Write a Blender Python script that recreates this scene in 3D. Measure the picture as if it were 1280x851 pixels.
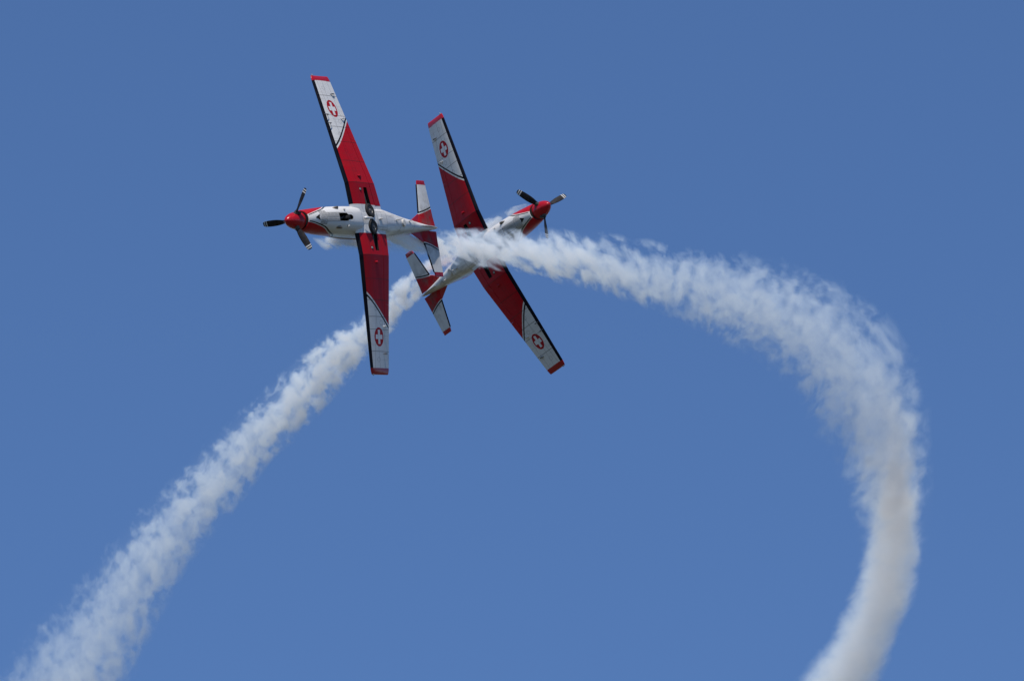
import bpy, bmesh, math, random
from math import radians, sin, cos, pi, sqrt, atan2
from mathutils import Vector, Matrix, noise

for o in list(bpy.data.objects):
    bpy.data.objects.remove(o)
S = bpy.context.scene
COL = S.collection

# ------------------------------------------------------------------ camera
PITCH = radians(22)
CAM_POS = Vector((0, 0, 1.7))
RIGHT = Vector((1, 0, 0))
VIEW = Vector((0, cos(PITCH), sin(PITCH)))
UP = Vector((0, -sin(PITCH), cos(PITCH)))
cam = bpy.data.cameras.new('camera')
cam.lens = 300
cam.sensor_width = 36
cam.clip_end = 60000
cam.clip_start = 0.5
camo = bpy.data.objects.new('camera', cam)
COL.objects.link(camo)
camo.location = CAM_POS
camo.rotation_euler = (PITCH + pi/2, 0, 0)
S.camera = camo

# ------------------------------------------------------------------ sky, sun, exposure
SUN_VIEW = Vector((-0.10, 0.95, 0.16)).normalized()       # right, up, towards the camera
SUN = (RIGHT*SUN_VIEW.x + UP*SUN_VIEW.y - VIEW*SUN_VIEW.z).normalized()
elev = math.asin(SUN.z)
azim = atan2(SUN.x, SUN.y)
world = bpy.data.worlds.new('World')
S.world = world
world.use_nodes = True
wn = world.node_tree
bg = wn.nodes['Background']
sky = wn.nodes.new('ShaderNodeTexSky')
sky.sky_type = 'NISHITA'
sky.sun_disc = False
sky.sun_elevation = elev
sky.sun_rotation = azim
sky.altitude = 0
sky.air_density = 0.7
sky.dust_density = 0.0
sky.ozone_density = 10.0
wn.links.new(sky.outputs[0], bg.inputs[0])
bg.inputs[1].default_value = 0.130
sun = bpy.data.lights.new('sun', 'SUN')
sun.energy = 4.5
sun.angle = radians(0.53)
sun.color = (1.0, 0.935, 0.84)
suno = bpy.data.objects.new('sun', sun)
COL.objects.link(suno)
suno.rotation_euler = SUN.to_track_quat('Z', 'Y').to_euler()
suno.location = (0, 0, 400)
S.view_settings.view_transform = 'Standard'
S.view_settings.look = 'None'
S.view_settings.gamma = 1
S.view_settings.use_curve_mapping = False
S.view_settings.exposure = 0.0

S.render.engine = 'CYCLES'
cy = S.cycles
cy.max_bounces = 12
cy.volume_bounces = 10
cy.transparent_max_bounces = 96
cy.volume_step_rate = 0.12
cy.volume_max_steps = 1024

# ------------------------------------------------------------------ node helpers
class N:
    """a scalar socket with arithmetic"""
    def __init__(s, nt, sock): s.nt, s.s = nt, sock
    def _m(s, op, *a):
        n = s.nt.nodes.new('ShaderNodeMath'); n.operation = op
        for i, v in enumerate(a):
            if isinstance(v, N): s.nt.links.new(v.s, n.inputs[i])
            else: n.inputs[i].default_value = v
        return N(s.nt, n.outputs[0])
    def __add__(s, o): return s._m('ADD', s, o)
    def __radd__(s, o): return s._m('ADD', o, s)
    def __sub__(s, o): return s._m('SUBTRACT', s, o)
    def __rsub__(s, o): return s._m('SUBTRACT', o, s)
    def __mul__(s, o): return s._m('MULTIPLY', s, o)
    def __rmul__(s, o): return s._m('MULTIPLY', o, s)
    def __truediv__(s, o): return s._m('DIVIDE', s, o)
    def __neg__(s): return s._m('MULTIPLY', s, -1.0)
    def gt(s, o): return s._m('GREATER_THAN', s, o)
    def lt(s, o): return s._m('LESS_THAN', s, o)
    def abs(s): return s._m('ABSOLUTE', s)
    def sqrt(s): return s._m('SQRT', s)
    def max(s, o): return s._m('MAXIMUM', s, o)
    def min(s, o): return s._m('MINIMUM', s, o)
    def pow(s, o): return s._m('POWER', s, o)
    def atan2(s, o): return s._m('ARCTAN2', s, o)
    def clamp(s): return s.max(0.0).min(1.0)
    def smooth(s, a, b):
        n = s.nt.nodes.new('ShaderNodeMapRange'); n.interpolation_type = 'SMOOTHSTEP'
        s.nt.links.new(s.s, n.inputs[0]); n.inputs[1].default_value = a; n.inputs[2].default_value = b
        return N(s.nt, n.outputs[0])
    def lin(s, a, b, c, d):
        n = s.nt.nodes.new('ShaderNodeMapRange')
        s.nt.links.new(s.s, n.inputs[0])
        for i, v in enumerate((a, b, c, d)): n.inputs[i+1].default_value = v
        return N(s.nt, n.outputs[0])
    def curve(s, xs, ys):
        """piecewise smooth function of s through (xs, ys)"""
        x0, x1, y0, y1 = xs[0], xs[-1], min(ys), max(ys)
        if y1 - y0 < 1e-6: y1 = y0 + 1e-6
        n = s.nt.nodes.new('ShaderNodeFloatCurve')
        c = n.mapping.curves[0]
        pts = [((x-x0)/(x1-x0), (y-y0)/(y1-y0)) for x, y in zip(xs, ys)]
        c.points[0].location = pts[0]; c.points[1].location = pts[-1]
        for p in pts[1:-1]: c.points.new(*p)
        n.mapping.update()
        t = s.lin(x0, x1, 0, 1)
        s.nt.links.new(t.s, n.inputs[1])
        return N(s.nt, n.outputs[0]) * (y1-y0) + y0

def band(v, a, b):
    return v.gt(a) * v.lt(b)

def new_mat(name):
    m = bpy.data.materials.new(name); m.use_nodes = True
    nt = m.node_tree
    return m, nt, nt.nodes['Principled BSDF'], nt.nodes['Material Output']

def obj_xyz(nt):
    tc = nt.nodes.new('ShaderNodeTexCoord')
    sp = nt.nodes.new('ShaderNodeSeparateXYZ')
    nt.links.new(tc.outputs['Object'], sp.inputs[0])
    return tc.outputs['Object'], [N(nt, sp.outputs[i]) for i in range(3)]

def vec(nt, x, y, z):
    n = nt.nodes.new('ShaderNodeCombineXYZ')
    for i, v in enumerate((x, y, z)):
        if isinstance(v, N): nt.links.new(v.s, n.inputs[i])
        else: n.inputs[i].default_value = v
    return n.outputs[0]

def tex_noise(nt, v, scale, detail=4, rough=0.55, lac=2.0, color=False, distortion=0.0):
    n = nt.nodes.new('ShaderNodeTexNoise')
    nt.links.new(v, n.inputs['Vector'])
    n.inputs['Scale'].default_value = scale
    n.inputs['Detail'].default_value = detail
    n.inputs['Roughness'].default_value = rough
    n.inputs['Lacunarity'].default_value = lac
    n.inputs['Distortion'].default_value = distortion
    return n.outputs['Color'] if color else N(nt, n.outputs[0])

def mixc(nt, fac, a, b):
    n = nt.nodes.new('ShaderNodeMix'); n.data_type = 'RGBA'
    nt.links.new(fac.s, n.inputs[0])
    for i, c in ((6, a), (7, b)):
        if isinstance(c, tuple): n.inputs[i].default_value = (*c, 1)
        else: nt.links.new(c, n.inputs[i])
    return n.outputs[2]

RED = (0.40, 0.006, 0.014)
WHITE = (0.66, 0.655, 0.65)
BLACK = (0.012, 0.012, 0.014)

def finish(nt, bsdf, col, rough=0.32, coat=0.25, wear=0.12, scale=6.0, spec=0.12):
    """paint with slight grime and uneven gloss"""
    co, _ = obj_xyz(nt)
    st = nt.nodes.new('ShaderNodeMapping'); st.inputs['Scale'].default_value = (0.35, 1.0, 1.0)
    nt.links.new(co, st.inputs[0])
    g = tex_noise(nt, st.outputs[0], scale, 6, 0.6)
    d = g.smooth(0.42, 0.75) * wear
    col = mixc(nt, d, col, (0.12, 0.09, 0.075))
    nt.links.new(col, bsdf.inputs['Base Color'])
    r = g.lin(0.3, 0.7, rough-0.06, rough+0.12)
    nt.links.new(r.s, bsdf.inputs['Roughness'])
    bsdf.inputs['Coat Weight'].default_value = coat
    bsdf.inputs['Coat Roughness'].default_value = 0.12
    bsdf.inputs['Specular IOR Level'].default_value = spec

def plain(name, col, rough=0.4, metal=0.0, coat=0.0):
    m, nt, b, o = new_mat(name)
    co, _ = obj_xyz(nt)
    g = tex_noise(nt, co, 14.0, 4)
    c = mixc(nt, g.smooth(0.35, 0.75)*0.35, col, tuple(v*0.6 for v in col))
    nt.links.new(c, b.inputs['Base Color'])
    b.inputs['Roughness'].default_value = rough
    b.inputs['Metallic'].default_value = metal
    b.inputs['Specular IOR Level'].default_value = 0.3
    b.inputs['Coat Weight'].default_value = coat
    return m

# ------------------------------------------------------------------ mesh helpers
def obj(name, bm, mats, parent=None, smooth=True):
    me = bpy.data.meshes.new(name)
    bmesh.ops.recalc_face_normals(bm, faces=bm.faces)
    bm.to_mesh(me); bm.free()
    for m in (mats if isinstance(mats, (list, tuple)) else [mats]): me.materials.append(m)
    if smooth:
        me.polygons.foreach_set('use_smooth', [True]*len(me.polygons))
        me.set_sharp_from_angle(angle=radians(32))
    o = bpy.data.objects.new(name, me); COL.objects.link(o)
    if parent: o.parent = parent
    return o

def loft(bm, rings, cap0=True, cap1=True):
    vs = [[bm.verts.new(p) for p in r] for r in rings]
    n = len(rings[0])
    for a, b in zip(vs, vs[1:]):
        for i in range(n):
            j = (i+1) % n
            bm.faces.new((a[i], a[j], b[j], b[i]))
    if cap0: bm.faces.new(vs[0][::-1])
    if cap1: bm.faces.new(vs[-1])
    return vs

def circle(c, axis, r, n=20, ph=0.0):
    axis = Vector(axis).normalized()
    a = axis.orthogonal().normalized(); b = axis.cross(a)
    return [Vector(c) + (a*cos(2*pi*i/n+ph) + b*sin(2*pi*i/n+ph))*r for i in range(n)]

def tube(bm, pts, rads, n=12):
    rings = []
    for i, p in enumerate(pts):
        d = Vector(pts[min(i+1, len(pts)-1)]) - Vector(pts[max(i-1, 0)])
        d.normalize()
        ref = Vector((0, 0, 1)) if abs(d.z) < 0.9 else Vector((1, 0, 0))
        a = d.cross(ref).normalized(); b = d.cross(a)
        rings.append([Vector(p) + (a*cos(2*pi*k/n) + b*sin(2*pi*k/n))*rads[i] for k in range(n)])
    loft(bm, rings)

def revolve(bm, c, axis, prof, n=28):
    """prof: list of (distance along axis, radius)"""
    axis = Vector(axis).normalized()
    loft(bm, [circle(Vector(c)+axis*d, axis, max(r, 1e-4), n) for d, r in prof])

def box(bm, c, s, rot=None):
    m = Matrix.Translation(c) @ (rot.to_4x4() if rot else Matrix()) @ Matrix.Diagonal((*s, 1))
    r = bmesh.ops.create_cube(bm, size=1, matrix=m)
    return r['verts']

def interp(tab, x):
    """smooth (Catmull-Rom) lookup of a row table keyed by its first column"""
    xs = [r[0] for r in tab]
    if x <= xs[0]: return tab[0][1:]
    if x >= xs[-1]: return tab[-1][1:]
    i = max(k for k in range(len(xs)) if xs[k] <= x)
    i = min(i, len(xs)-2)
    t = (x-xs[i])/(xs[i+1]-xs[i])
    out = []
    for c in range(1, len(tab[0])):
        p1, p2 = tab[i][c], tab[i+1][c]
        h = xs[i+1]-xs[i]
        m1 = (p2 - tab[i-1][c])/(xs[i+1]-xs[i-1])*h if i > 0 else p2-p1
        m2 = (tab[i+2][c]-p1)/(xs[i+2]-xs[i])*h if i+2 < len(xs) else p2-p1
        t2, t3 = t*t, t*t*t
        out.append((2*t3-3*t2+1)*p1+(t3-2*t2+t)*m1+(-2*t3+3*t2)*p2+(t3-t2)*m2)
    return out

def lerp(tab, x):
    if x <= tab[0][0]: return tab[0][1:]
    for a, b in zip(tab, tab[1:]):
        if x <= b[0]:
            t = (x-a[0])/(b[0]-a[0])
            return [u+(v-u)*t for u, v in zip(a[1:], b[1:])]
    return tab[-1][1:]

def cut(o, cutters):
    for c in cutters:
        md = o.modifiers.new('well', 'BOOLEAN'); md.object = c; md.operation = 'DIFFERENCE'; md.solver = 'EXACT'; md.material_mode = 'TRANSFER'
    dg = bpy.context.evaluated_depsgraph_get()
    dg.update()
    me = bpy.data.meshes.new_from_object(o.evaluated_get(dg), depsgraph=dg)
    o.modifiers.clear()
    old = o.data; o.data = me; me.name = o.name
    bpy.data.meshes.remove(old)
    me.set_sharp_from_angle(angle=radians(32))

# ------------------------------------------------------------------ ground (sends light up to the bellies)
m_ground, nt, b, _ = new_mat('dry_grass_ground')
co, xyz = obj_xyz(nt)
g1 = tex_noise(nt, co, 0.02, 6); g2 = tex_noise(nt, co, 0.6, 5)
c = mixc(nt, g1.smooth(0.4, 0.6), (0.035, 0.045, 0.022), (0.075, 0.070, 0.045))
c = mixc(nt, g2.smooth(0.4, 0.7)*0.4, c, (0.06, 0.06, 0.04))
nt.links.new(c, b.inputs['Base Color']); b.inputs['Roughness'].default_value = 0.95
bm = bmesh.new()
loft_r = 25000
bmesh.ops.create_circle(bm, cap_ends=True, segments=96, radius=loft_r)
ground = obj('ground', bm, m_ground, smooth=False)
ground['kind'] = 'structure'

# ================================================================== AIRCRAFT
# aircraft frame: x forward (0 at the spinner tip), y to its left wing, z to its top; metres
Y_ROOT, Y_KINK, Y_TIP = 0.0, 1.26, 5.2
WING = [(0.0, 3.40, 5.40, -0.565), (0.5, 3.34, 5.31, -0.56), (1.26, 3.28, 5.135, -0.592), (5.2, 3.655, 4.775, 0.129)]   # y, le, te, z

def le_expr(ay):
    inner = ay.lin(0.0, 1.26, 3.38, 3.28)
    outer = ay.lin(1.26, 5.2, 3.28, 3.655)
    k = ay.gt(1.26)
    return inner*(1.0-k) + outer*k
def te_expr(ay):
    inner = ay.lin(0.0, 1.26, 5.40, 5.135)
    outer = ay.lin(1.26, 5.2, 5.135, 4.775)
    k = ay.gt(1.26)
    return inner*(1.0-k) + outer*k

def wing_material():
    m, nt, b, out = new_mat('wing_paint')
    co, (x, y, z) = obj_xyz(nt)
    a = -x; ay = y.abs()
    # red inboard, white outboard, white and black pin stripes on a slightly curved slant
    u = a.lin(3.4, 5.0, 0.0, 1.0)
    yb = 2.42 + u*1.20 - u*(1.0-u)*0.10
    D = ay - yb
    col = mixc(nt, D.gt(0.0), RED, WHITE)
    col = mixc(nt, band(D, 0.07, 0.15), col, BLACK)
    # roundel
    px = a - 4.17; py = ay - 3.97
    rr = (px*px + py*py).sqrt()
    col = mixc(nt, rr.lt(0.315), col, (0.40, 0.006, 0.014))
    cross = (px.abs().lt(0.075) * py.abs().lt(0.235)).max(py.abs().lt(0.075) * px.abs().lt(0.235))
    col = mixc(nt, cross, col, (0.70, 0.70, 0.70))
    # white centre section under the fuselage
    col = mixc(nt, ay.lt(0.50), col, WHITE)
    # panel joints
    def line(v, p, w=0.012): return (v - p).abs().lt(w)
    j = line(ay, 1.26, 0.014).max(line(ay, 2.05)).max(line(ay, 3.3)).max(line(ay, 4.45)).max(line(ay, 2.75)).max(line(ay, 3.72, 0.010))
    for ca, cyy in ((4.02, 1.72), (3.95, 2.42), (4.0, 3.02), (4.35, 3.5), (4.1, 4.72), (4.45, 2.1)):
        ex, ey = a-ca, ay-cyy
        j = j.max(((ex*ex*0.6+ey*ey).sqrt()-0.075).abs().lt(0.011)*0.5)
    spar = line(a - le_expr(ay), 0.55, 0.008).max(line(te_expr(ay) - a, 0.95, 0.008) * ay.gt(1.3))
    col = mixc(nt, (j*0.6).max(spar*0.5), col, (0.02, 0.015, 0.015))
    # smoke and oil streaks running aft
    mp = nt.nodes.new('ShaderNodeMapping'); mp.inputs['Scale'].default_value = (0.5, 9.0, 1.0)
    nt.links.new(co, mp.inputs[0])
    s = tex_noise(nt, mp.outputs[0], 1.4, 4)
    col = mixc(nt, s.smooth(0.52, 0.80)*0.20, col, (0.05, 0.035, 0.03))
    # black rubber de-icing strip along the leading edge
    boot = (a - le_expr(ay)).lt(0.098) * ay.gt(0.50) * ay.lt(5.0)
    col = mixc(nt, boot, col, (0.005, 0.005, 0.010))
    finish(nt, b, col, rough=0.45, coat=0.0, wear=0.06, scale=3.0, spec=0.07)
    return m

def tail_material():
    m, nt, b, out = new_mat('tailplane_paint')
    co, (x, y, z) = obj_xyz(nt)
    a = -x; ay = y.abs()
    u = a.lin(8.75, 9.75, 0.0, 1.0)
    D = ay - (0.47 + u*0.24 - u*(1.0-u)*0.06)
    col = mixc(nt, D.gt(0.0), RED, WHITE)
    col = mixc(nt, band(D, 0.035, 0.085), col, BLACK)
    col = mixc(nt, ay.gt(1.545)*a.gt(0.0), col, RED)
    le = ay.lin(0.45, 1.54, 8.78, 9.06)
    boot = (a - le).lt(0.045)*ay.gt(0.52)*ay.lt(1.545)
    st = tex_noise(nt, co, 3.0, 4)
    # exhaust soot, heavier near the fuselage side
    col = mixc(nt, st.smooth(0.35, 0.7)*(ay.lin(0.4, 1.4, 0.65, 0.08)), col, (0.10, 0.085, 0.075))
    col = mixc(nt, boot, col, (0.005, 0.005, 0.010))
    finish(nt, b, col, rough=0.45, coat=0.0, wear=0.09, spec=0.05)
    return m

def fuselage_material():
    m, nt, b, out = new_mat('fuselage_paint')
    co, (x, y, z) = obj_xyz(nt)
    a = -x; ay = y.abs()
    # the white belly panel widens from the air intake until it wraps the whole underside
    wq = ay/a.curve([0.8, 1.3, 2.2, 3.3], [0.335, 0.40, 0.462, 0.488])
    hq = -z/a.curve([0.8, 1.0, 1.3, 1.7, 2.2, 3.3], [0.415, 0.51, 0.585, 0.66, 0.725, 0.78])
    D = wq.atan2(hq) - a.curve([0.8, 1.05, 1.3, 1.6, 1.9, 2.2, 2.5, 2.9, 3.3], [0.40, 0.55, 0.69, 0.86, 1.10, 1.29, 1.46, 1.90, 2.5])
    red = D.gt(0.0) * a.lt(3.4)
    col = mixc(nt, red, WHITE, RED)
    col = mixc(nt, band(D, -0.150, -0.058)*a.lt(3.2)*a.gt(0.83), col, BLACK)
    def line(v, p, w=0.014): return (v - p).abs().lt(w)
    bot = z.lt(-0.05)
    j = line(a, 3.70, 0.014).max(line(a, 5.35, 0.012)).max(line(a, 6.55)).max(line(a, 7.75)) * bot
    # belly hatch outlines
    j = j.max(line(ay, 0.27, 0.009)*a.gt(3.72)*a.lt(5.33)*z.lt(-0.4))
    j = j.max(line(a, 4.72, 0.010)*z.lt(-0.4)).max(line(a, 5.02, 0.008)*z.lt(-0.4))
    def rect(a0, a1, w, t):
        return ((a-(a0+a1)/2).abs()-(a1-a0)/2).max(ay-w).abs().lt(t) * z.lt(-0.4)
    j = j.max(rect(1.30, 1.60, 0.225, 0.014)).max(rect(1.60, 2.26, 0.15, 0.014)).max(line(ay, 0.0, 0.008)*a.gt(1.6)*a.lt(2.26)*z.lt(-0.4))
    j = j.max(rect(2.25, 3.06, 0.155, 0.010)*0.6)
    j = j.max(line(z, -0.16, 0.008)*a.gt(5.4)*a.lt(7.7))
    col = mixc(nt, j*0.55, col, (0.05, 0.045, 0.04))
    # soot and oil streaks aft of the wheel wells and along the lower sides
    mp = nt.nodes.new('ShaderNodeMapping'); mp.inputs['Scale'].default_value = (0.5, 7.0, 5.0)
    nt.links.new(co, mp.inputs[0])
    s = tex_noise(nt, mp.outputs[0], 1.3, 5)
    col = mixc(nt, s.smooth(0.45, 0.75)*0.42*a.smooth(2.0, 5.0), col, (0.10, 0.085, 0.07))
    finish(nt, b, col, rough=0.38, coat=0.12, wear=0.16, scale=4.0)
    return m

def fin_material():
    m, nt, b, out = new_mat('fin_paint')
    co, (x, y, z) = obj_xyz(nt)
    col = mixc(nt, band(z, 1.25, 1.31), RED, WHITE)
    finish(nt, b, col)
    return m

def blade_material():
    m, nt, b, out = new_mat('propeller_paint')
    co, (x, y, z) = obj_xyz(nt)
    r = (y*y + z*z).sqrt()
    st = band(r, 1.02, 1.06).max(band(r, 1.10, 1.135))
    col = mixc(nt, st, (0.012, 0.012, 0.015), (0.55, 0.55, 0.55))
    finish(nt, b, col, rough=0.5, coat=0.0, wear=0.25)
    return m

M = dict(
    wing=wing_material(), tail=tail_material(), fus=fuselage_material(), fin=fin_material(), blade=blade_material(),
    red=plain('red_paint', RED, 0.26, coat=0.10), white=plain('white_paint', WHITE, 0.38),
    well=plain('wheel_well_dark', (0.012, 0.011, 0.011), 0.8), rubber=plain('tyre_rubber', (0.018, 0.018, 0.019), 0.75),
    metal=plain('worn_alloy', (0.42, 0.41, 0.39), 0.42, metal=0.7), steel=plain('exhaust_steel', (0.20, 0.17, 0.14), 0.45, metal=0.8),
    glass=plain('tinted_canopy', (0.02, 0.026, 0.03), 0.06, coat=1.0), grey=plain('grey_fitting', (0.10, 0.10, 0.11), 0.5),
    leg=plain('gear_leg_paint', (0.05, 0.05, 0.05), 0.5),
    rim=plain('wheel_rim', (0.13, 0.125, 0.12), 0.5, metal=0.3),
    cuff=plain('blade_cuff', (0.06, 0.055, 0.05), 0.5),
)

FUS = [  # station aft, half width, bottom, top, centre z, fullness
    (0.80, 0.335, -0.415, 0.325, 0.00, 2.0),
    (0.84, 0.348, -0.450, 0.338, 0.00, 2.0),
    (1.00, 0.370, -0.510, 0.350, 0.00, 2.1),
    (1.30, 0.400, -0.585, 0.375, 0.00, 2.2),
    (1.70, 0.435, -0.660, 0.400, -0.02, 2.4),
    (2.20, 0.462, -0.725, 0.430, -0.05, 2.6),
    (2.80, 0.480, -0.765, 0.450, -0.06, 2.8),
    (3.30, 0.488, -0.782, 0.460, -0.06, 3.0),
    (3.55, 0.490, -0.780, 0.460, -0.06, 3.0),
    (3.66, 0.491, -0.760, 0.460, -0.06, 3.1),
    (3.74, 0.492, -0.722, 0.460, -0.06, 3.2),
    (3.80, 0.492, -0.708, 0.460, -0.06, 3.3),
    (4.40, 0.492, -0.706, 0.465, -0.06, 3.4),
    (5.20, 0.480, -0.700, 0.470, -0.05, 3.1),
    (5.70, 0.450, -0.640, 0.470, -0.03, 2.7),
    (6.40, 0.378, -0.520, 0.460, 0.00, 2.35),
    (7.20, 0.290, -0.385, 0.440, 0.03, 2.15),
    (8.00, 0.210, -0.255, 0.410, 0.06, 2.05),
    (8.80, 0.130, -0.130, 0.360, 0.08, 2.0),
    (9.40, 0.070, -0.045, 0.250, 0.06, 2.0),
    (9.66, 0.030, -0.005, 0.150, 0.05, 2.0),
]
def fus_section(a, n=56, grow=0.0):
    w, zb, zt, zc, e = interp(FUS, a)
    w += grow; zb -= grow; zt += grow
    out = []
    for k in range(n):
        t = 2*pi*k/n
        c, s = cos(t), sin(t)
        yy = w*math.copysign(abs(c)**(2/e), c)
        h = (zt-zc) if s > 0 else (zc-zb)
        ee = 2.0 if s > 0 else e
        zz = zc + h*math.copysign(abs(s)**(2/ee), s)
        out.append(Vector((-a, yy, zz)))
    return out
def belly_z(a, y):
    w, zb, zt, zc, e = interp(FUS, a)
    q = min(0.999, abs(y)/w)
    return zc - (zc-zb)*(1-q**e)**(1/e)

def airfoil(lo, hi, t, n=14, camber=0.012):
    """closed loop of (chord fraction, height/chord) between chord fractions lo and hi"""
    def th(c):
        return 5*t*(0.2969*sqrt(max(c, 0))-0.1260*c-0.3516*c*c+0.2843*c**3-0.1015*c**4)
    def cm(c): return camber*4*c*(1-c)
    cs = [lo+(hi-lo)*(0.5-0.5*cos(pi*k/n)) if lo == 0 else lo+(hi-lo)*k/n for k in range(n+1)]
    if lo == 0: cs = [hi*(k/n)**1.8 for k in range(n+1)]
    up = [(c, cm(c)+th(c)) for c in cs]
    dn = [(c, cm(c)-th(c)*1.0) for c in cs]
    return up[::-1] + (dn[1:] if lo == 0 else dn)

def wing_ring(y, side, lo, hi, thick_scale=1.0, pull=0.0):
    le, te, z = lerp(WING, y)
    t = 0.155 - 0.035*min(1, y/5.2)
    c = te-le
    return [Vector((-(le+f*c)-pull*0, side*y, z+h*c*thick_scale)) for f, h in airfoil(lo, hi, t)]

def seg(a, b, n): return [a+(b-a)*k/n for k in range(n+1)]
HINGE = 0.765

def make_aircraft(name, label, prop_phase):
    root = bpy.data.objects.new(name, None); COL.objects.link(root)
    root.empty_display_size = 1.0
    root['label'] = label; root['category'] = 'aircraft'
    root['group'] = 'red and white display aircraft crossing in the air'

    # ---- cutters for the wheel wells and leg slots
    def cutter(pts_xy, z0, z1):
        bm = bmesh.new()
        lo = [bm.verts.new((-a, y, z0)) for a, y in pts_xy]
        hi = [bm.verts.new((-a, y, z1)) for a, y in pts_xy]
        n = len(lo)
        bm.faces.new(lo); bm.faces.new(hi[::-1])
        for i in range(n): bm.faces.new((lo[i], hi[i], hi[(i+1) % n], lo[(i+1) % n]))
        return obj('cutter', bm, M['well'], smooth=False)
    cutters = []
    for s in (1, -1):
        cutters.append(cutter([(4.34+0.285*cos(2*pi*k/24), s*(0.285+0.275*sin(2*pi*k/24))) for k in range(24)], -1.0, -0.50))
        cutters.append(cutter([(4.16, s*0.42), (4.58, s*0.42), (4.52, s*0.70), (4.47, s*1.10), (4.23, s*1.10), (4.19, s*0.70)], -1.0, -0.545))
    nose = cutter([(2.26, -0.14), (2.26, 0.14), (2.72, 0.14), (2.78, 0.085), (2.96, 0.085), (3.03, 0.05), (3.05, 0.0), (3.03, -0.05), (2.96, -0.085), (2.78, -0.085), (2.72, -0.14)], -1.2, -0.42)

    # ---- fuselage
    bm = bmesh.new()
    loft(bm, [fus_section(a) for a in seg(0.80, 2.0, 16)+seg(2.0, 3.4, 12)[1:]+seg(3.4, 3.9, 14)[1:]+seg(3.9, 9.66, 52)[1:]])
    fus = obj('fuselage', bm, M['fus'], root)
    cut(fus, [nose]+cutters)

    def fpart(nm, bm, mat, parent=fus, smooth=True, label=None):
        o = obj(nm, bm, mat, parent, smooth)
        if label: o['label'] = label
        return o

    # cowl lip with its intake mouth under the spinner
    bm = bmesh.new()
    mouth = [Vector((-a, p.y, p.z)) for a in (0.797,) for p in fus_section(0.80, grow=-0.022)]
    back = [Vector((-0.81, p.y, p.z)) for p in mouth]
    loft(bm, [back, mouth])
    fpart('air_intake', bm, M['well'], smooth=False)
    # nose gear doors, hatch panels, small scoop and triangular inlet
    for s in (1, -1):
        bm = bmesh.new()
        rows = [[Vector((-a, s*y, belly_z(a, y)-0.004)) for a in seg(1.62, 2.24, 6)] for y in (0.008, 0.07, 0.135)]
        vs = [[bm.verts.new(p) for p in r] for r in rows]
        for r0, r1 in zip(vs, vs[1:]):
            for i in range(6): bm.faces.new((r0[i], r0[i+1], r1[i+1], r1[i]))
        bmesh.ops.solidify(bm, geom=bm.faces[:], thickness=0.006)
        fpart('nose_gear_door', bm, M['white'], smooth=False)
    bm = bmesh.new()
    rows = [[Vector((-a, y, belly_z(a, y)-0.003)) for a in seg(1.32, 1.585, 4)] for y in seg(-0.21, 0.21, 6)]
    vs = [[bm.verts.new(p) for p in r] for r in rows]
    for r0, r1 in zip(vs, vs[1:]):
        for i in range(4): bm.faces.new((r0[i], r0[i+1], r1[i+1], r1[i]))
    bmesh.ops.solidify(bm, geom=bm.faces[:], thickness=0.006)
    fpart('oil_cooler_hatch', bm, M['white'], smooth=False)
    bm = bmesh.new()
    pts = [(1.06, 0.0), (1.26, 0.10), (1.26, -0.10)]
    lo = [bm.verts.new((-a, y, belly_z(a, y)-0.012)) for a, y in pts]
    hi = [bm.verts.new((-a, y, belly_z(a, y)+0.03)) for a, y in pts]
    bm.faces.new(lo); bm.faces.new(hi[::-1])
    for i in range(3): bm.faces.new((lo[i], hi[i], hi[(i+1) % 3], lo[(i+1) % 3]))
    fpart('cooling_inlet', bm, M['well'], smooth=False)
    # exhaust stubs low on the cowl sides
    for s in (1, -1):
        bm = bmesh.new()
        tube(bm, [(-2.16, s*0.30, -0.56), (-2.24, s*0.325, -0.605), (-2.31, s*0.34, -0.635), (-2.36, s*0.348, -0.65)], [0.045, 0.052, 0.052, 0.048], 16)
        ex = fpart('exhaust_stub', bm, M['steel'])
        bm = bmesh.new()
        revolve(bm, (-2.355, s*0.347, -0.649), (-1.0, s*0.16, -0.30), [(0, 0.040), (0.012, 0.040)], 16)
        obj('exhaust_mouth', bm, M['well'], ex)
    # drains and small fittings in front of the wing
    for a, y in ((2.62, 0.27), (2.72, -0.30)):
        bm = bmesh.new(); z = belly_z(a, y)
        tube(bm, [(-a, y, z+0.03), (-a-0.01, y, z-0.035), (-a-0.05, y, z-0.05)], [0.035, 0.034, 0.02], 12)
        fpart('drain_fitting', bm, M['white'])
    # oval belly fitting and blade aerials
    bm = bmesh.new()
    tube(bm, [(-3.70, -0.02, -0.80), (-3.76, -0.02, -0.845), (-3.95, -0.015, -0.835), (-4.18, 0.0, -0.80), (-4.36, 0.0, -0.745)], [0.03, 0.055, 0.035, 0.026, 0.02], 12)
    fpart('exhaust_vent_pipe', bm, M['white'])
    for a, y, h in ((4.75, 0.0, 0.12), (6.10, 0.04, 0.20), (7.28, 0.09, 0.10)):
        bm = bmesh.new(); z = belly_z(a, y)+0.01
        loft(bm, [[Vector((-a-o-x*c, y+w, z-hh)) for x, w in ((0, 0), (0.3, 0.014), (1, 0), (0.3, -0.014))] for o, c, hh in ((0, 0.20, 0), (0.05, 0.15, h*0.6), (0.10, 0.09, h))])
        fpart('blade_aerial', bm, M['white'], smooth=False)
    bm = bmesh.new()
    revolve(bm, (-6.78, -0.02, belly_z(6.78, 0)+0.03), (-0.16, 0, -1), [(0, 0.13), (0.055, 0.13), (0.075, 0.115), (0.08, 0.0)], 28)
    fpart('round_aerial', bm, plain('pale_radome', (0.60, 0.57, 0.52), 0.5))
    # ventral keel under the tail cone
    bm = bmesh.new()
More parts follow.
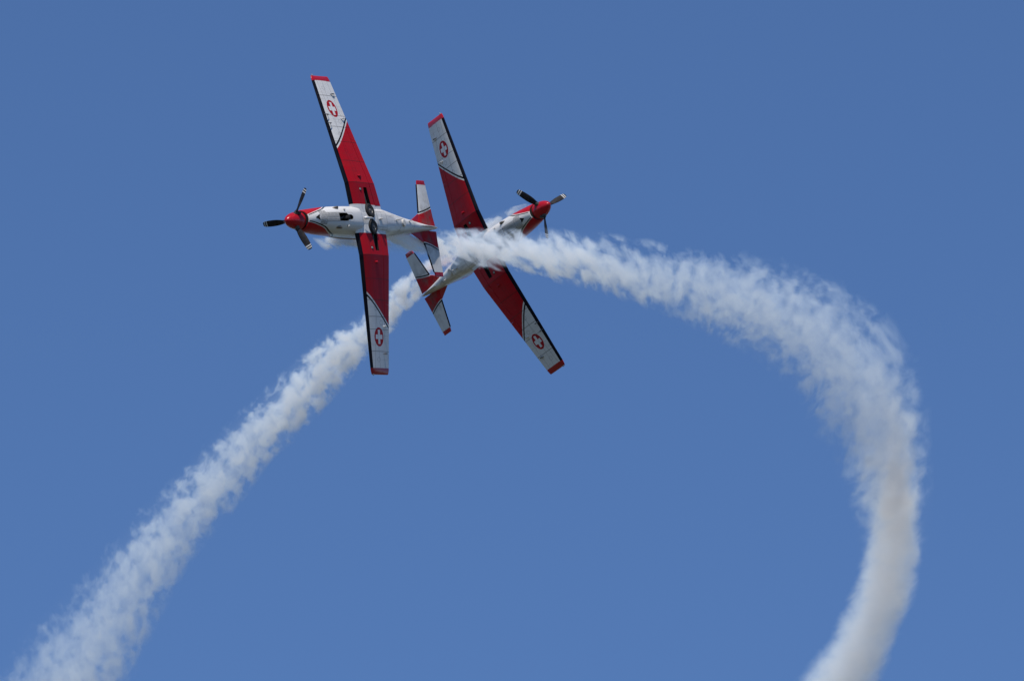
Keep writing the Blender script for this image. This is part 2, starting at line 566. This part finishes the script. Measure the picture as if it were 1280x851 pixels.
    loft(bm, [[Vector((-a, w, z)) for w, z in ((0.012, zt), (0.010, zb), (-0.010, zb), (-0.012, zt))] for a, zt, zb in ((8.35, -0.17, -0.225), (8.9, -0.09, -0.24), (9.45, 0.0, -0.14), (9.72, 0.06, -0.03))])
    fpart('ventral_keel', bm, M['white'], smooth=False)
    bm = bmesh.new(); revolve(bm, (-9.64, 0, 0.07), (-1, 0, 0), [(0, 0.035), (0.05, 0.032), (0.08, 0.015)], 16)
    fpart('tail_light', bm, M['metal'])
    # steps either side
    # ---- canopy (seen edge on along the fuselage side)
    CAN = [(2.95, 0.30, 0.44), (3.3, 0.37, 0.66), (3.8, 0.40, 0.86), (4.4, 0.41, 0.95), (5.2, 0.40, 0.96), (5.9, 0.34, 0.84), (6.5, 0.24, 0.60), (6.75, 0.15, 0.47)]
    def can_ring(a, grow=0.0, n=24):
        w, zt = interp(CAN, a)
        return [Vector((-a, (w+grow)*math.copysign(abs(cos(t))**0.85, cos(t)), 0.30+(zt+grow-0.30)*sin(t))) for t in [pi*k/n for k in range(n+1)]]
    bm = bmesh.new(); loft(bm, [can_ring(a) for a in seg(2.95, 6.75, 30)])
    can = obj('canopy', bm, M['glass'], root)
    for a in (3.02, 3.55, 4.55, 5.75):
        bm = bmesh.new(); loft(bm, [can_ring(a, 0.001), can_ring(a, 0.014), can_ring(a+0.07, 0.014), can_ring(a+0.07, 0.001)], False, False)
        obj('canopy_frame', bm, M['white'], can)
    for s in (1, -1):
        bm = bmesh.new()
        tube(bm, [(-a, s*(interp(CAN, a)[0]+0.012), 0.385) for a in seg(2.98, 6.7, 16)], [0.03]*17, 8)
        obj('canopy_rail', bm, M['white'], can)

    # ---- spinner and propeller
    bm = bmesh.new()
    revolve(bm, (0, 0, 0), (-1, 0, 0), [(0, 0.0), (0.006, 0.030), (0.03, 0.066), (0.09, 0.122), (0.18, 0.180), (0.30, 0.232), (0.44, 0.272), (0.58, 0.296), (0.70, 0.308), (0.765, 0.310), (0.765, 0.29), (0.80, 0.285)], 40)
    spin = obj('spinner', bm, M['red'], root)
    bm = bmesh.new(); revolve(bm, (-0.766, 0, 0), (-1, 0, 0), [(0, 0.302), (0.03, 0.302)], 40)
    obj('spinner_backplate', bm, M['well'], spin)
    PB = [(0.20, 0.13, 0.13, 1.1), (0.27, 0.135, 0.12, 1.05), (0.36, 0.165, 0.075, 0.95), (0.50, 0.215, 0.045, 0.78), (0.70, 0.235, 0.03, 0.60), (0.90, 0.225, 0.022, 0.48), (1.08, 0.195, 0.016, 0.42), (1.15, 0.160, 0.013, 0.40), (1.18, 0.10, 0.009, 0.40)]
    for k in range(3):
        ph = radians(prop_phase + 120*k)
        er = Vector((0, sin(ph), cos(ph))); et = Vector((0, cos(ph), -sin(ph))); ex = Vector((1, 0, 0))
        rings = []
        for r in seg(0.20, 1.18, 26):
            ch, th, tw = interp(PB, r)
            d = et*cos(tw)+ex*sin(tw); nrm = ex*cos(tw)-et*sin(tw)
            rg = []
            for q in range(16):
                t = 2*pi*q/16
                rg.append(Vector((-0.45, 0, 0)) + er*r + d*(ch/2*cos(t)) + nrm*(th/2*sin(t)))
            rings.append(rg)
        bm = bmesh.new(); loft(bm, rings)
        bl = obj('propeller_blade', bm, M['blade'], root)
        bm = bmesh.new()
        c0 = Vector((-0.45, 0, 0))
        loft(bm, [circle(c0+er*r, er, q, 18) for r, q in ((0.20, 0.085), (0.27, 0.085), (0.30, 0.075), (0.36, 0.06))])
        obj('blade_cuff', bm, M['cuff'], bl)
        bm = bmesh.new()
        rot = Matrix((et, er, ex)).transposed()
        box(bm, c0+er*0.31-ex*0.075+et*0.05, (0.15, 0.09, 0.10), rot)
        bmesh.ops.bevel(bm, geom=bm.edges[:], offset=0.015, segments=2, affect='EDGES')
        obj('counterweight', bm, M['cuff'], bl)

    # ---- wings
    for s in (1, -1):
        ys = seg(0.0, 0.5, 2)+seg(0.5, 1.25, 5)[1:]+[1.26, 1.27]+seg(1.29, 5.0, 22)
        bm = bmesh.new()
        loft(bm, [wing_ring(y, s, 0, HINGE) for y in ys])
        w = obj('wing', bm, M['wing'], root)
        cut(w, [c for c in cutters])
        for nm, y0, y1 in (('flap', 0.50, 1.257), ('flap', 1.263, 2.872), ('aileron', 2.880, 4.992)):
            bm = bmesh.new()
            loft(bm, [wing_ring(y, s, HINGE+0.014, 1.0) for y in seg(y0, y1, 8)])
            obj(nm, bm, M['wing'], w)
        bm = bmesh.new(); loft(bm, [wing_ring(y, s, HINGE, 0.985, 0.8) for y in seg(0.0, 0.49, 2)])
        obj('wing_root_filler', bm, M['white'], w)
        # tip cap
        bm = bmesh.new()
        rings = []
        for k in range(9):
            q = k/8; y = 5.0+0.2*sin(q*pi/2)*1.0
            le, te, z = lerp(WING, y); c = te-le
            rad = cos(q*pi/2)
            le2 = le + 0.10*(1-rad); te2 = te
            t = 0.12*max(0.10, rad)
            rings.append([Vector((-(le2+f*(te2-le2)), s*y, z+h*c+0.035*c*(1-rad))) for f, h in airfoil(0, 1.0, t)])
        loft(bm, rings)
        tp = obj('wing_tip', bm, M['red'], w)
        bm = bmesh.new(); revolve(bm, (-3.80, s*5.185, 0.135), (0.2, s, 0), [(0, 0.03), (0.03, 0.028), (0.055, 0.012)], 12)
        obj('navigation_light', bm, M['metal'], tp)
        def under(a, y):
            le, te, z = lerp(WING, y); c = te-le; f = (a-le)/c
            t = 0.155-0.035*y/5.2
            th = 5*t*(0.2969*sqrt(max(f, 0))-0.1260*f-0.3516*f*f+0.2843*f**3-0.1015*f**4)
            return z + (0.012*4*f*(1-f)-th)*c
        # aileron hinge arms, landing light, small bump fairing, tie-down ring
        for y in (3.62, 4.52):
            a = lerp(WING, y)[0]+0.77*(lerp(WING, y)[1]-lerp(WING, y)[0])
            bm = bmesh.new()
            loft(bm, [[Vector((-(a+x), s*(y+wd), under(a, y)-zz)) for x, wd, zz in ((-0.17*k, 0, -0.01), (-0.05*k, 0.02, 0.055*k), (0.09*k, 0.016, 0.045*k), (0.15*k, 0, -0.01), (0.09*k, -0.016, 0.045*k), (-0.05*k, -0.02, 0.055*k))] for k in (1.0,)] +
                 [[Vector((-(a+x), s*(y+wd), under(a, y)-zz)) for x, wd, zz in ((-0.17, 0, -0.012), (-0.05, 0.012, 0.065), (0.09, 0.010, 0.055), (0.15, 0, -0.012), (0.09, -0.010, 0.055), (-0.05, -0.012, 0.065))]])
            obj('hinge_fairing', bm, M['grey'] if y > 4 else M['white'], w, smooth=False)
        bm = bmesh.new()
        revolve(bm, (-3.98, s*1.02, under(3.98, 1.02)+0.02), (0.25, 0, -1), [(0, 0.068), (0.026, 0.068), (0.032, 0.055)], 20)
        ll = obj('landing_light', bm, M['well'], w)
        bm = bmesh.new()
        revolve(bm, (-3.98, s*1.02, under(3.98, 1.02)-0.010), (0.25, 0, -1), [(0, 0.042), (0.010, 0.030), (0.013, 0.0)], 20)
        obj('light_lens', bm, M['metal'], ll)
        bm = bmesh.new(); tube(bm, [(-4.05, s*1.50, under(4.05, 1.5)-0.005), (-4.15, s*1.50, under(4.15, 1.5)-0.03), (-4.3, s*1.5, under(4.3, 1.5)-0.002)], [0.02, 0.045, 0.015], 10)
        obj('jack_point', bm, M['red'], w)
        if s == 1:   # pitot head ahead of the left wing only
            for y in (3.40, 3.72):
                le, te, z = lerp(WING, y)
                bm = bmesh.new()
                tube(bm, [(-(le+0.16), y, under(le+0.16, y)+0.01), (-(le+0.13), y, under(le+0.16, y)-0.07), (-(le+0.05), y, under(le+0.16, y)-0.085), (-(le-0.16), y, under(le+0.16, y)-0.085)], [0.016, 0.014, 0.013, 0.010], 8)
                obj('pitot_probe', bm, M['grey'], w)
        # main gear: leg in its slot and wheel in its well
        bm = bmesh.new()
        tube(bm, [(-4.30, s*1.08, -0.600), (-4.31, s*0.78, -0.615), (-4.33, s*0.50, -0.62)], [0.022, 0.025, 0.03], 12)
        obj('landing_gear_leg', bm, M['leg'], root)
        wh = bpy.data.objects.new('wheel', None); COL.objects.link(wh); wh.parent = root
        ax = Vector((0, s*0.10, -1)).normalized()
        cpt = Vector((-4.34, s*0.285, -0.665))
        bm = bmesh.new()
        revolve(bm, cpt, ax, [(-0.075, 0.13), (-0.082, 0.16), (-0.075, 0.21), (-0.045, 0.243), (0, 0.252), (0.045, 0.243), (0.075, 0.21), (0.082, 0.16), (0.07, 0.132), (0.03, 0.125)], 36)
        obj('tyre', bm, M['rubber'], wh)
        bm = bmesh.new()
        revolve(bm, cpt, ax, [(0.02, 0.128), (0.066, 0.126), (0.066, 0.112), (0.045, 0.100), (0.045, 0.055), (0.075, 0.045), (0.078, 0.0)], 28)
        obj('rim', bm, M['rim'], wh)

        # ---- tailplane half
        TP = [(0.05, 8.60, 9.80), (0.30, 8.70, 9.765), (0.45, 8.78, 9.75), (1.54, 9.06, 9.69), (1.70, 9.10, 9.68)]
        ZT = 0.105
        def tring(y, lo, hi, tk=0.10):
            le, te = lerp(TP, y); c = te-le
            return [Vector((-(le+f*c), s*y, ZT+h*c)) for f, h in airfoil(lo, hi, tk, camber=0)]
        bm = bmesh.new(); loft(bm, [tring(y, 0, 0.55) for y in seg(0.05, 1.545, 12)])
        tpn = obj('tailplane', bm, M['tail'], root)
        bm = bmesh.new(); loft(bm, [tring(y, 0.565, 1.0) for y in seg(0.10, 1.56, 10)]+[tring(1.575, 0.565, 1.0)])
        el = obj('elevator', bm, M['tail'], tpn)
        for lo, hi in ((0.12, 0.54), (0.575, 0.97)):
            bm = bmesh.new(); loft(bm, [tring(y, lo, hi, tk) for y, tk in ((1.55, 0.09), (1.64, 0.085), (1.69, 0.06), (1.70, 0.03))])
            obj('horn_balance', bm, M['red'], el)
        # root fillet ahead of the tailplane
        bm = bmesh.new()
        tri = [(8.05, 0.17), (8.80, 0.50), (8.95, 0.12)]
        loft(bm, [[Vector((-a, s*y, ZT+dz*(1 if i != 1 else 0.8))) for i, (a, y) in enumerate(tri)] for dz in (-0.022, 0.022)])
        obj('root_fillet', bm, M['red'], tpn, smooth=False)

    # ---- fin and rudder
    FN = [(0.25, 7.70, 9.70), (0.45, 7.95, 9.70), (0.8, 8.15, 9.50), (1.3, 8.40, 9.28), (1.75, 8.66, 9.30), (1.92, 8.80, 9.28)]
    def fring(z, lo, hi, t=0.10):
        le, te = lerp(FN, z); c = te-le
        return [Vector((-(le+f*c), h*c, z)) for f, h in airfoil(lo, hi, t, camber=0)]
    bm = bmesh.new(); loft(bm, [fring(z, 0, 0.60) for z in seg(0.25, 1.75, 14)]+[fring(1.85, 0.01, 0.6, 0.08), fring(1.92, 0.04, 0.6, 0.02)])
    fin = obj('fin', bm, M['fin'], root)
    bm = bmesh.new(); loft(bm, [fring(z, 0.615, 1.0) for z in seg(0.25, 1.75, 10)]+[fring(1.90, 0.615, 1.0, 0.05)])
    obj('rudder', bm, M['fin'], fin)

    # ---- nose wheel in its well
    wh = bpy.data.objects.new('nose_wheel', None); COL.objects.link(wh); wh.parent = root
    cpt = Vector((-2.80, 0, -0.62))
    bm = bmesh.new(); revolve(bm, cpt, (0, 1, 0), [(-0.055, 0.09), (-0.062, 0.12), (-0.045, 0.16), (0, 0.172), (0.045, 0.16), (0.062, 0.12), (0.055, 0.09)], 28)
    obj('tyre', bm, M['rubber'], wh)
    bm = bmesh.new(); revolve(bm, cpt, (0, 1, 0), [(-0.058, 0.0), (-0.058, 0.088), (0.058, 0.088), (0.058, 0.0)], 20)
    obj('rim', bm, M['grey'], wh)
    bm = bmesh.new(); tube(bm, [(-2.30, 0, -0.56), (-2.62, 0.0, -0.60)], [0.035, 0.03], 10); tube(bm, [(-2.55, 0.0, -0.62), (-2.78, 0.075, -0.63)], [0.02, 0.02], 8)
    obj('nose_gear_leg', bm, M['grey'], root)

    for c in cutters+[nose]:
        me = c.data; bpy.data.objects.remove(c); bpy.data.meshes.remove(me)
    return root

def place(root, R, right, up, dist):
    """R columns: nose, left wing and top directions in (right, up, towards viewer)"""
    B = Matrix((RIGHT, UP, -VIEW)).transposed()
    rot = B @ Matrix(R)
    loc = CAM_POS + RIGHT*right + UP*up + VIEW*dist
    m = rot.to_4x4(); m.translation = loc
    root.matrix_world = m

planeA = make_aircraft('aircraft', 'red and white propeller plane heading left, its belly and wheels clear of smoke', 8)
place(planeA, [[-0.5104, -0.201, -0.8361], [0.0156, 0.97, -0.2427], [0.8598, -0.1369, -0.4919]], -7.53, 4.00, 284.2)
planeB = make_aircraft('aircraft', 'red and white propeller plane heading up right, its fuselage crossed by white smoke', -8)
place(planeB, [[0.4854, 0.437, 0.7573], [0.3436, -0.8918, 0.2943], [0.8039, 0.1174, -0.5831]], 1.36, 4.98, 311.0)

# ================================================================== SMOKE
def smoke_output(nt, dens, colour, out):
    sc = nt.nodes.new('ShaderNodeVolumeScatter')
    sc.inputs['Color'].default_value = (*colour, 1)
    sc.inputs['Anisotropy'].default_value = 0.0
    nt.links.new(dens.s, sc.inputs['Density'])
    nt.links.new(sc.outputs[0], out.inputs['Volume'])
    t1 = nt.nodes.new('ShaderNodeBsdfTransparent'); t2 = nt.nodes.new('ShaderNodeBsdfTransparent')
    mx = nt.nodes.new('ShaderNodeMixShader')
    nt.links.new(t1.outputs[0], mx.inputs[1]); nt.links.new(t2.outputs[0], mx.inputs[2])
    nt.links.new(mx.outputs[0], out.inputs['Surface'])

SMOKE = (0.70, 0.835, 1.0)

def puff_noise(nt, p, seed):
    """billows broken up by curling wisps: p is a vector socket in metres"""
    def warp(v, f, amp):
        w = nt.nodes.new('ShaderNodeVectorMath'); w.operation = 'SUBTRACT'
        nt.links.new(tex_noise(nt, v, f, 2, 0.5, color=True), w.inputs[0]); w.inputs[1].default_value = (0.5, 0.5, 0.5)
        k = nt.nodes.new('ShaderNodeVectorMath'); k.operation = 'SCALE'; nt.links.new(w.outputs[0], k.inputs[0]); k.inputs['Scale'].default_value = amp
        q = nt.nodes.new('ShaderNodeVectorMath'); q.operation = 'ADD'; nt.links.new(v, q.inputs[0]); nt.links.new(k.outputs[0], q.inputs[1])
        return q.outputs[0]
    q = warp(warp(p, 0.75, 0.62), 2.4, 0.24)
    big = tex_noise(nt, q, 0.85, 2, 0.5)
    mid = tex_noise(nt, q, 2.1, 2.5, 0.5)
    fine = tex_noise(nt, q, 5.6, 4, 0.6)
    return big-0.5, mid-0.5, fine-0.5

# ---- curved trail, in polar coordinates about the centre of its turn (object origin); z towards the viewer
A_DEG = [-48.902, -41.223, -33.544, -25.865, -18.186, -10.507, -2.827, 4.852, 12.531, 20.21, 27.889, 35.568, 43.247, 50.926, 58.605, 66.285, 73.964, 81.643, 89.322, 97.001, 104.68, 112.359, 120.038, 127.717, 135.397]
A_RC = [9.814, 9.457, 9.371, 9.326, 9.326, 9.451, 9.527, 9.546, 9.593, 9.692, 9.945, 10.122, 10.301, 10.291, 10.137, 9.955, 9.86, 9.932, 10.142, 10.516, 11.005, 11.745, 12.584, 13.924, 15.661]
A_HW = [1.928, 1.875, 1.763, 1.688, 1.616, 1.529, 1.454, 1.476, 1.583, 1.786, 2.03, 2.298, 2.246, 2.067, 1.952, 1.806, 1.572, 1.319, 1.233, 1.143, 1.043, 0.865, 0.79, 0.48, 0.36]
A_HZ = [2.441, 2.487, 2.426, 2.401, 2.401, 2.442, 2.487, 2.616, 2.728, 2.64, 2.356, 2.285, 2.208, 2.089, 2.048, 1.977, 1.765, 1.61, 1.608, 1.609, 1.557, 1.391, 0.9, 0.5, 0.35]
A_ZC = [-24.141, -22.97, -21.767, -20.545, -19.216, -17.786, -16.194, -14.442, -12.653, -10.905, -9.722, -9.078, -8.656, -8.159, -7.504, -6.711, -5.838, -4.948, -3.931, -2.496, -0.749, 1.567, 4.579, 9.607, 10.707]
C_DEG = [-48.902, -41.223, -33.544, -25.865, -18.186, -10.507, -2.827, 4.852, 12.531, 20.21, 27.889, 35.568, 50.735, 135.312]
C_RC = [9.863, 9.514, 9.403, 9.359, 9.352, 9.471, 9.556, 9.625, 9.851, 10.208, 10.68, 10.85, 10.9, 10.9]
C_HW = [1.612, 1.552, 1.463, 1.367, 1.292, 1.259, 1.181, 1.104, 0.925, 0.797, 0.80, 0.80, 0.8, 0.8]

def trail_mesh(centre, rings=190, seg_n=40, bump=0.10, seed=0.0):
    """closed skin round the smoke: centre(t) -> (point, side direction, half width, half depth)"""
    bm = bmesh.new(); rr = []
    for i in range(rings+1):
        p, d, hw, hz = centre(i/rings)
        r = []
        for k in range(seg_n):
            t = 2*pi*k/seg_n
            o = d*(hw*cos(t)) + Vector((0, 0, 1))*(hz*sin(t))
            v = p + o
            f = 1.09 + bump*noise.noise(v*1.3+Vector((seed, 0, 0))) + bump*0.6*noise.noise(v*3.1+Vector((0, seed, 5)))
            r.append(p + o*f)
        rr.append(r)
    loft(bm, rr)
    return bm

A_TAB = list(zip(A_DEG, A_RC, A_HW, A_HZ, A_ZC))
A_S = [0.0]                                   # length along the trail, for the grain of the smoke
for i in range(24):
    dr = A_RC[i+1]-A_RC[i]; dt = radians(A_DEG[i+1]-A_DEG[i])*0.5*(A_RC[i]+A_RC[i+1])
    A_S.append(A_S[-1] + sqrt(dr*dr+dt*dt)*(1.0 if i < 15 else 1.15))
def cA(t):
    th = A_DEG[0] + (A_DEG[-1]-A_DEG[0])*t
    rc, hw, hz, zc = interp(A_TAB, th)
    a = radians(th); d = Vector((cos(a), sin(a), 0))
    return d*rc + Vector((0, 0, zc)), d, hw, hz

def smoke_a_material():
    m, nt, b, out = new_mat('smoke_volume_curved'); nt.nodes.remove(b)
    co, (x, y, z0) = obj_xyz(nt)
    th = y.atan2(x)*(180/pi)
    r = (x*x+y*y).sqrt()
    dg = A_DEG
    rc = th.curve(dg, A_RC); hw = th.curve(dg, A_HW); hz = th.curve(dg, A_HZ)
    z = z0 - th.curve(dg, A_ZC)
    q = (r-rc)/hw; zz = z/hz
    d = (q*q+zz*zz).sqrt()
    # noise domain: along the trail, across it, depth
    big0 = tex_noise(nt, vec(nt, th*0.05, z*0.12, 3.0), 1.0, 2)
    p = vec(nt, th.curve(dg, A_S) - (r-rc)*(big0*0.8-0.28), r - rc, z*0.5)
    big, mid, fine = puff_noise(nt, p, 0.0)
    soft = th.curve([-49, 0, 30, 60, 100, 136], [0.40, 0.45, 0.62, 0.88, 1.0, 1.05])
    n = big*0.85 + mid*(soft*2.85) + fine*(soft*soft*0.85)
    e = 0.80 - d*0.88 + n
    body = e.smooth(0.0, 0.62)*(1.10-d).smooth(0.0, 0.28)
    dens1 = th.curve([-49, -5, 3, 10, 18, 27, 36, 45, 60, 75, 90, 100, 110, 118, 123, 128, 132, 135.3],
                     [0.0, 0.0, 0.12, 0.30, 0.42, 0.38, 0.36, 0.40, 0.45, 0.52, 0.74, 1.1, 1.6, 2.4, 3.8, 5.5, 5.0, 0.0])
    # the older, denser leg that comes up from below
    rc2 = th.curve(C_DEG, C_RC); hw2 = th.curve(C_DEG, C_HW)
    q2 = (r-rc2)/hw2; z2 = z/(hw2*1.5)
    d2 = (q2*q2+z2*z2).sqrt()
    e2 = 1.05 - d2*1.0 + big*0.6 + mid*0.55 + fine*0.35
    body2 = e2.smooth(0.0, 0.8)*(1.10-d2).smooth(0.0, 0.30)
    dens2 = th.curve([-49, -20, 0, 8, 15, 22, 30, 38, 47, 135.3], [1.0, 1.15, 1.3, 1.3, 1.05, 0.65, 0.30, 0.12, 0.0, 0.0])
    halo = (1.12-d).smooth(0.0, 0.9)*0.10
    dens = (body+halo)*dens1 + body2*dens2
    smoke_output(nt, dens, SMOKE, out)
    return m

FPX = 10667.0
def frame_matrix(px, py, depth, turn=0.0):
    """upright frame square to the line of sight: metres right, up and towards the viewer"""
    m = Matrix((RIGHT, UP, -VIEW)).transposed().to_4x4()
    m.translation = CAM_POS + RIGHT*((px-640)/FPX*depth) - UP*((py-425.5)/FPX*depth) + VIEW*depth
    return m @ Matrix.Rotation(radians(turn), 4, 'Z')

ta = obj('smoke_trail', trail_mesh(cA, seed=3.0), smoke_a_material())
ta.matrix_world = frame_matrix(800, 700, 300.0)
ta['label'] = 'thick white smoke trail curving in a wide hook down to the bottom right'
ta['category'] = 'smoke trail'; ta['group'] = 'white smoke trails of the display aircraft'

# ---- the other trail: nearly straight, along local x
B_X = [-0.2, 0.956, 2.112, 3.268, 4.423, 5.579, 6.735, 7.891, 9.047, 10.203, 11.359, 12.515, 13.67, 14.826, 15.982, 17.138, 18.294, 19.45, 20.606, 21.762, 22.917, 24.073, 25.229, 26.385, 27.541]
B_YC = [0.124, -0.306, -0.63, -0.773, -0.871, -0.975, -0.919, -1.032, -1.139, -1.152, -1.127, -1.154, -1.21, -1.145, -1.078, -1.043, -1.008, -0.859, -0.627, -0.389, -0.155, -0.022, 0.079, 0.307, 0.489]
B_HW = [0.132, 0.358, 0.398, 0.497, 0.534, 0.608, 0.665, 0.782, 0.966, 1.074, 1.12, 1.121, 1.124, 1.247, 1.326, 1.374, 1.421, 1.518, 1.676, 1.835, 2.021, 2.203, 2.353, 2.361, 2.305]
B_ZC = [6.948, 5.022, 3.165, 1.558, 0.037, -1.395, -2.571, -3.761, -4.797, -5.687, -6.48, -7.284, -8.02, -8.671, -9.23, -9.736, -10.242, -10.68, -11.068, -11.453, -11.834, -12.248, -12.652, -13.026, -13.317]
B_TAB = list(zip(B_X, B_YC, B_HW, B_ZC))
def cB(t):
    x = B_X[0] + (B_X[-1]-B_X[0])*t
    yc, hw, zc = interp(B_TAB, x)
    return Vector((x, yc, zc)), Vector((0, 1, 0)), hw, hw*1.1

def smoke_b_material():
    m, nt, b, out = new_mat('smoke_volume_straight'); nt.nodes.remove(b)
    co, (x, y, z0) = obj_xyz(nt)
    yc = x.curve(B_X, B_YC); hw = x.curve(B_X, B_HW)
    z = z0 - x.curve(B_X, B_ZC)
    q = (y-yc)/hw; zz = z/(hw*1.1)
    d = (q*q+zz*zz).sqrt()
    big0 = tex_noise(nt, vec(nt, x*0.28, z*0.12, 9.0), 1.0, 2)
    p = vec(nt, x - (y-yc)*(big0*0.8-0.28), y - yc, z*0.5 + 17.0)
    big, mid, fine = puff_noise(nt, p, 0.0)
    soft = x.curve([-0.2, 8, 16, 27.6], [1.15, 1.1, 0.95, 0.75])
    n = big*0.85 + mid*(soft*2.85) + fine*(soft*soft*0.85)
    # the dense core hangs on the lower right side, thin wisps stand off the upper left
    e = 0.80 - d*0.88 + q*0.16 + n
    body = e.smooth(0.0, 0.62)*(1.10-d).smooth(0.0, 0.28)
    dn = x.curve([-0.2, 1.0, 3.0, 5.0, 8.0, 12.0, 17.0, 22.0, 27.6], [1.8, 2.8, 3.4, 2.9, 1.95, 1.15, 0.66, 0.40, 0.28])
    halo = (1.12-d).smooth(0.0, 0.9)*0.10
    smoke_output(nt, (body+halo)*dn, SMOKE, out)
    return m
tb = obj('smoke_trail', trail_mesh(cB, seed=11.0), smoke_b_material())
tb.matrix_world = frame_matrix(655, 262, 320.0, -135.138)
tb['label'] = 'straight puffy white smoke trail widening down to the bottom left'
tb['category'] = 'smoke trail'; tb['group'] = 'white smoke trails of the display aircraft'
